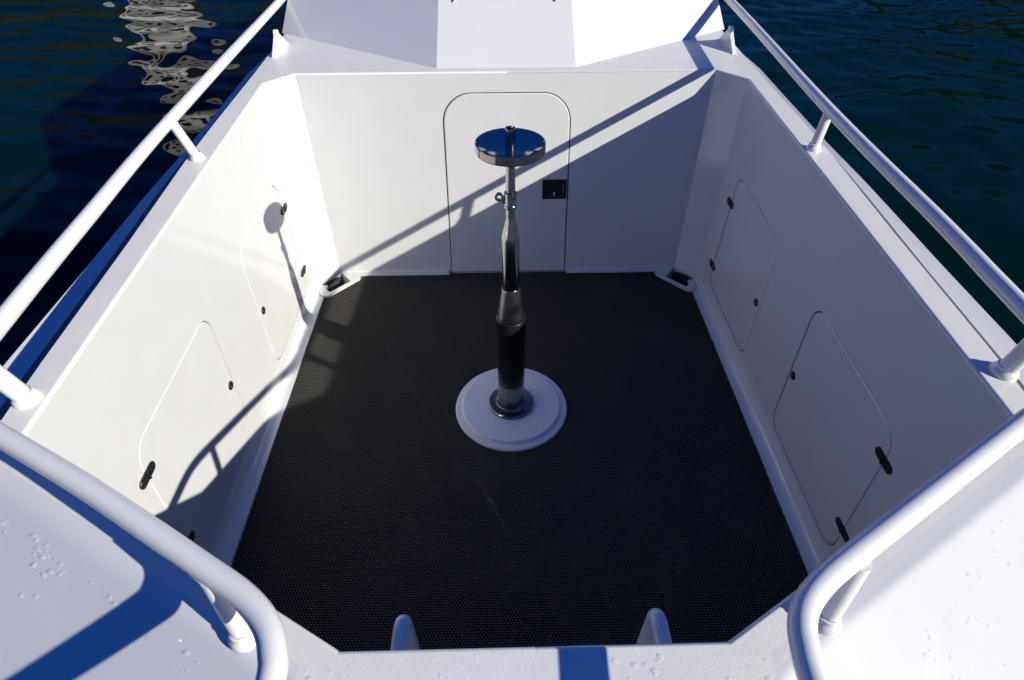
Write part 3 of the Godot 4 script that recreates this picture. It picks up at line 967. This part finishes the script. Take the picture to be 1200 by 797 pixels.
func make_padeyes() -> void:
	for s in [-1.0, 1.0]:
		var t := mb()
		# upright triangular plate with a rounded top and a hole, on a small foot
		var x: float = s * (0.948 if s > 0 else 0.952)
		var zc := -0.29
		var th := 0.007
		var pr := []
		pr.append(Vector2(0.105, 0.0))
		for k in 9:
			var a := -0.15 + (PI + 0.3) * k / 8.0
			pr.append(Vector2(0.016 * cos(a), 0.066 + 0.016 * sin(a)))
		pr.append(Vector2(-0.105, 0.0))
		var o := Vector3(x, H, zc)
		var hr := 0.0075
		var hc := Vector2(0, 0.064)
		for sd in [-1.0, 1.0]:
			var nn := Vector3(sd, 0, 0)
			var m := pr.size()
			# fan between the outline and the round hole
			for i in m:
				var a: Vector2 = pr[i]; var b: Vector2 = pr[(i + 1) % m]
				var da: Vector2 = (a - hc).normalized() * hr + hc; var db: Vector2 = (b - hc).normalized() * hr + hc
				var e := o + nn * th
				fquad(t, e + Vector3(0, a.y, a.x), e + Vector3(0, b.y, b.x), e + Vector3(0, db.y, db.x), e + Vector3(0, da.y, da.x), nn)
		for i in pr.size():
			var a: Vector2 = pr[i]; var b: Vector2 = pr[(i + 1) % pr.size()]
			var ex := Vector3(th, 0, 0)
			fquad(t, o - ex + Vector3(0, a.y, a.x), o - ex + Vector3(0, b.y, b.x), o + ex + Vector3(0, b.y, b.x), o + ex + Vector3(0, a.y, a.x), Vector3(0, (a + b).y / 2 - 0.03, (a + b).x / 2))
			var da: Vector2 = (a - hc).normalized() * hr + hc; var db: Vector2 = (b - hc).normalized() * hr + hc
			fquad(t, o - ex + Vector3(0, da.y, da.x), o - ex + Vector3(0, db.y, db.x), o + ex + Vector3(0, db.y, db.x), o + ex + Vector3(0, da.y, da.x), Vector3(0, -(da - hc).y, -(da - hc).x))
		var e := thing("pad_eye", "white triangular pad eye on the left deck edge beside the grey cabin facet" if s < 0 else "white triangular pad eye on the right deck edge, casting a blue shadow", "pad eye", Vector3(XO, 0, 0))
		obj("plate", t, M.paint, e)
		var f := mb()
		box(f, o + Vector3(0, 0.0012, 0), Vector3(0.0105, 0.0012, 0.109))
		obj("foot", f, M.paint, e)

func make_droplets() -> void:
	var rng := RandomNumberGenerator.new(); rng.seed = 77
	var st := mb()
	lathe(st, [Vector2(1.0, 0.0), Vector2(0.95, 0.16), Vector2(0.80, 0.34), Vector2(0.55, 0.48), Vector2(0.28, 0.55), Vector2(0.0, 0.57)], Vector3.ZERO, 10)
	var mesh := st.commit()
	mesh.surface_set_material(0, M.drop)
	var xf := []
	var tries := 0
	while xf.size() < 1300 and tries < 20000:
		tries += 1
		var x := rng.randf_range(-0.86, 0.75)
		var z := rng.randf_range(1.9, 2.45)
		var d: float = (z - 2.176 + 0.5676 * (absf(x) - 0.288)) * 0.87
		var y := H
		if abs(x) > 0.288:
			if d < 0.02: continue
			y = foredeck_y(x, d)
			if x > 0 and rng.randf() < 0.75: continue
		else:
			if z < 2.145 or rng.randf() < 0.5: continue
		# they lie in clusters
		var cl := sin(x * 23.0 + 1.3) * sin(z * 31.0 + x * 9.0)
		if cl < rng.randf_range(-0.2, 0.9): continue
		var r := 0.0014 + 0.0034 * pow(rng.randf(), 2.5)
		var b := Basis(Vector3.UP, rng.randf() * TAU).scaled(Vector3(r * rng.randf_range(0.8, 1.4), r, r))
		xf.append(Transform3D(b, Vector3(x, y - 0.00015, z)))
	var mm := MultiMesh.new()
	mm.transform_format = MultiMesh.TRANSFORM_3D
	mm.mesh = mesh
	mm.instance_count = xf.size()
	for i in xf.size(): mm.set_instance_transform(i, xf[i])
	var o := MultiMeshInstance3D.new()
	o.multimesh = mm
	o.name = numbered("water_droplets")
	o.position = Vector3(XO, 0, 0)
	add_child(o)
	tag(o, "small clear water drops scattered over the white front deck", "water drops", "", "stuff")

# ---------------------------------------------------------------- water and shore
var waves := []
func wave(x: float, z: float) -> Vector3:     # height and slopes
	var h := 0.0; var dx := 0.0; var dz := 0.0
	# gentle warp so that crests wander
	var wx := x + 0.22 * sin(z * 1.1 + 0.4 * x) ; var wz := z + 0.18 * sin(x * 1.3 - 0.5 * z)
	for w in waves:
		var ph: float = w[0] * wx + w[1] * wz + w[2]
		h += w[3] * sin(ph)
		var c: float = w[3] * cos(ph)
		dx += c * w[0]; dz += c * w[1]
	return Vector3(h, dx, dz)

func make_water() -> void:
	var rng := RandomNumberGenerator.new(); rng.seed = 12
	for i in 34:
		var wl := 0.30 * pow(6.5, rng.randf())
		var k := TAU / wl
		var a := PI / 2 + rng.randfn(0.0, 0.75)        # crests lie mostly across the view
		var amp := 0.0033 * wl * rng.randf_range(0.5, 1.2)
		waves.append([k * cos(a), k * sin(a), rng.randf() * TAU, amp])
	var xs := []; var zs := []
	for q in [[xs, -13.0, 13.0, 0.052], [zs, -13.0, 3.2, 0.045]]:
		var lo := []
		var step: float = q[3]
		var p: float = q[1]
		var st := step
		while p > -900.0:
			st *= 1.5
			p -= st
			lo.append(p)
		lo.reverse()
		q[0].append_array(lo)
		p = q[1]
		while p < q[2]:
			q[0].append(p); p += step
		st = step
		while p < 900.0:
			q[0].append(p); st *= 1.5; p += st
		q[0].append(p)
	var nx := xs.size(); var nz := zs.size()
	var V := PackedVector3Array(); var N := PackedVector3Array(); var I := PackedInt32Array()
	V.resize(nx * nz); N.resize(nx * nz)
	for j in nz:
		for i in nx:
			var x: float = xs[i]; var z: float = zs[j]
			var far := maxf(maxf(abs(x) - 13.0, -13.0 - z), z - 3.2)
			var w := Vector3.ZERO
			if far < 2.0: w = wave(x, z)
			V[j * nx + i] = Vector3(x, WATER + w.x, z)
			N[j * nx + i] = Vector3(-w.y, 1, -w.z).normalized()
	for j in nz - 1:
		for i in nx - 1:
			var a := j * nx + i
			I.append_array([a, a + 1, a + nx + 1, a, a + nx + 1, a + nx])
	var arr := []
	arr.resize(Mesh.ARRAY_MAX)
	arr[Mesh.ARRAY_VERTEX] = V; arr[Mesh.ARRAY_NORMAL] = N; arr[Mesh.ARRAY_INDEX] = I
	var m := ArrayMesh.new()
	m.add_surface_from_arrays(Mesh.PRIMITIVE_TRIANGLES, arr)
	m.surface_set_material(0, M.water)
	var o := MeshInstance3D.new()
	o.mesh = m
	o.name = numbered("water")
	add_child(o)
	tag(o, "dark rippled harbour water on both sides of the boat", "", "", "structure")

func make_shore() -> void:
	# wooded shore round the harbour: outside the frame, mirrored in the water
	var n := FastNoiseLite.new(); n.seed = 3; n.frequency = 0.03; n.fractal_octaves = 5
	var st := mb()
	var P := []
	var na := 180; var nr := 14
	for i in na + 1:
		var a := TAU * i / na
		var row := []
		for j in nr + 1:
			var f := float(j) / nr
			var r := 74.0 + 70.0 * f
			var x := r * sin(a); var z := -r * cos(a)
			var ridge := 13.0 + 9.0 * n.get_noise_2d(x * 0.6, z * 0.6)
			var az := rad_to_deg(wrapf(a, -PI, PI))
			ridge *= lerpf(1.12, 0.45, smoothstep(-12.0, 0.0, az) * (1.0 - smoothstep(24.0, 36.0, az)))
			if cos(a) < -0.1: ridge *= 0.5
			row.append(Vector3(x, WATER - 0.3 + ridge * smoothstep(0.0, 0.5, f) * 1.3 + 2.2 * n.get_noise_2d(x * 4.0, z * 4.0) * minf(1.0, f * 6.0), z))
		P.append(row)
	for i in na:
		for j in nr:
			fquad(st, P[i][j], P[i + 1][j], P[i + 1][j + 1], P[i][j + 1], Vector3.UP)
	var m := mat(lin(0.008, 0.015, 0.009), 0.9)
	tri_world(m, 0.15)
	m.albedo_texture = noise_tex(0.05, false, 1.0, 4, 51, 512, gradient(Color(0.35, 0.35, 0.3), Color(1, 1, 1)))
	var o := obj("hills", st, m)
	tag(o, "wooded shore round the harbour", "", "", "structure")
	# a white house on the far quay, whose broken reflection lies on the water to the left
	var h := thing("house", "tall white quayside house that shows only as broken reflections on the left water", "house", Vector3(-21.0, WATER, -39.0))
	h.rotation.y = deg_to_rad(20)
	var w := mb()
	box(w, Vector3(0, 9.5, 0), Vector3(1.4, 9.5, 2.5))
	obj("wall", w, mat(lin(0.86, 0.86, 0.85), 0.8), h)
	for fl in 5:
		for x in [-0.7, 0.7]:
			var wd := mb()
			box(wd, Vector3(x, 3.0 + 3.3 * fl, 2.5), Vector3(0.35, 0.8, 0.03))
			obj("window", wd, M.glass, h)
	var r := mb()
	fquad(r, Vector3(-2.0, 19, 2.8), Vector3(2.0, 19, 2.8), Vector3(1.3, 20.5, 0), Vector3(-1.3, 20.5, 0), Vector3.UP)
	fquad(r, Vector3(-2.0, 19, -2.8), Vector3(2.0, 19, -2.8), Vector3(1.3, 20.5, 0), Vector3(-1.3, 20.5, 0), Vector3.UP)
	ftri(r, Vector3(-2.0, 19, 2.8), Vector3(-2.0, 19, -2.8), Vector3(-2, 20.5, 0), Vector3(-1, 1, 0))
	ftri(r, Vector3(2.0, 19, 2.8), Vector3(2.0, 19, -2.8), Vector3(2, 20.5, 0), Vector3(1, 1, 0))
	obj("roof", r, mat(lin(0.2, 0.08, 0.05), 0.8), h)

# ---------------------------------------------------------------- scene
func _ready() -> void:
	var cam := Camera3D.new()
	cam.name = "camera"
	add_child(cam)
	cam.fov = rad_to_deg(2.0 * atan(398.5 / 699.867))
	cam.near = 0.05
	cam.far = 2000.0
	cam.transform = Transform3D(Basis(Vector3(0.99972574, -0.0017817, 0.02335109), Vector3(0.01694317, 0.7433704, -0.66866537), Vector3(-0.01616715, 0.66887762, 0.74319671)).orthonormalized(), Vector3(-0.01954, 1.6774, 2.42676))
	cam.current = true

	var env := Environment.new()
	env.background_mode = Environment.BG_SKY
	var sky := Sky.new()
	var sm := ProceduralSkyMaterial.new()
	sm.sky_top_color = lin(0.0034, 0.045, 0.240)
	sm.sky_horizon_color = lin(0.026, 0.095, 0.285)
	sm.sky_curve = 0.12
	sm.ground_bottom_color = Color(0.02, 0.04, 0.06)
	sm.ground_horizon_color = Color(0.10, 0.18, 0.28)
	sm.sun_angle_max = 8.0
	sm.sun_curve = 0.1
	sky.sky_material = sm
	env.sky = sky
	env.tonemap_mode = Environment.TONE_MAPPER_LINEAR
	env.tonemap_exposure = 1.47
	env.sdfgi_enabled = true
	env.ssao_enabled = true
	env.ssil_enabled = true
	var we := WorldEnvironment.new()
	we.name = "world_environment"
	we.environment = env
	add_child(we)

	var sun := DirectionalLight3D.new()
	sun.name = "sun"
	sun.light_color = Color(1.0, 0.976, 0.91)
	sun.light_energy = 1.5
	sun.light_angular_distance = 0.5
	sun.shadow_enabled = true
	add_child(sun)
	sun.look_at_from_position(Vector3.ZERO, -Vector3(0.76757698, 0.44138717, 0.46476116), Vector3.UP)

	make_materials()
	make_water()
	make_shore()
	make_boat()
	make_matting()
	make_pedestal()
	make_rails()
	make_ladder()
	make_padeyes()
	make_droplets()
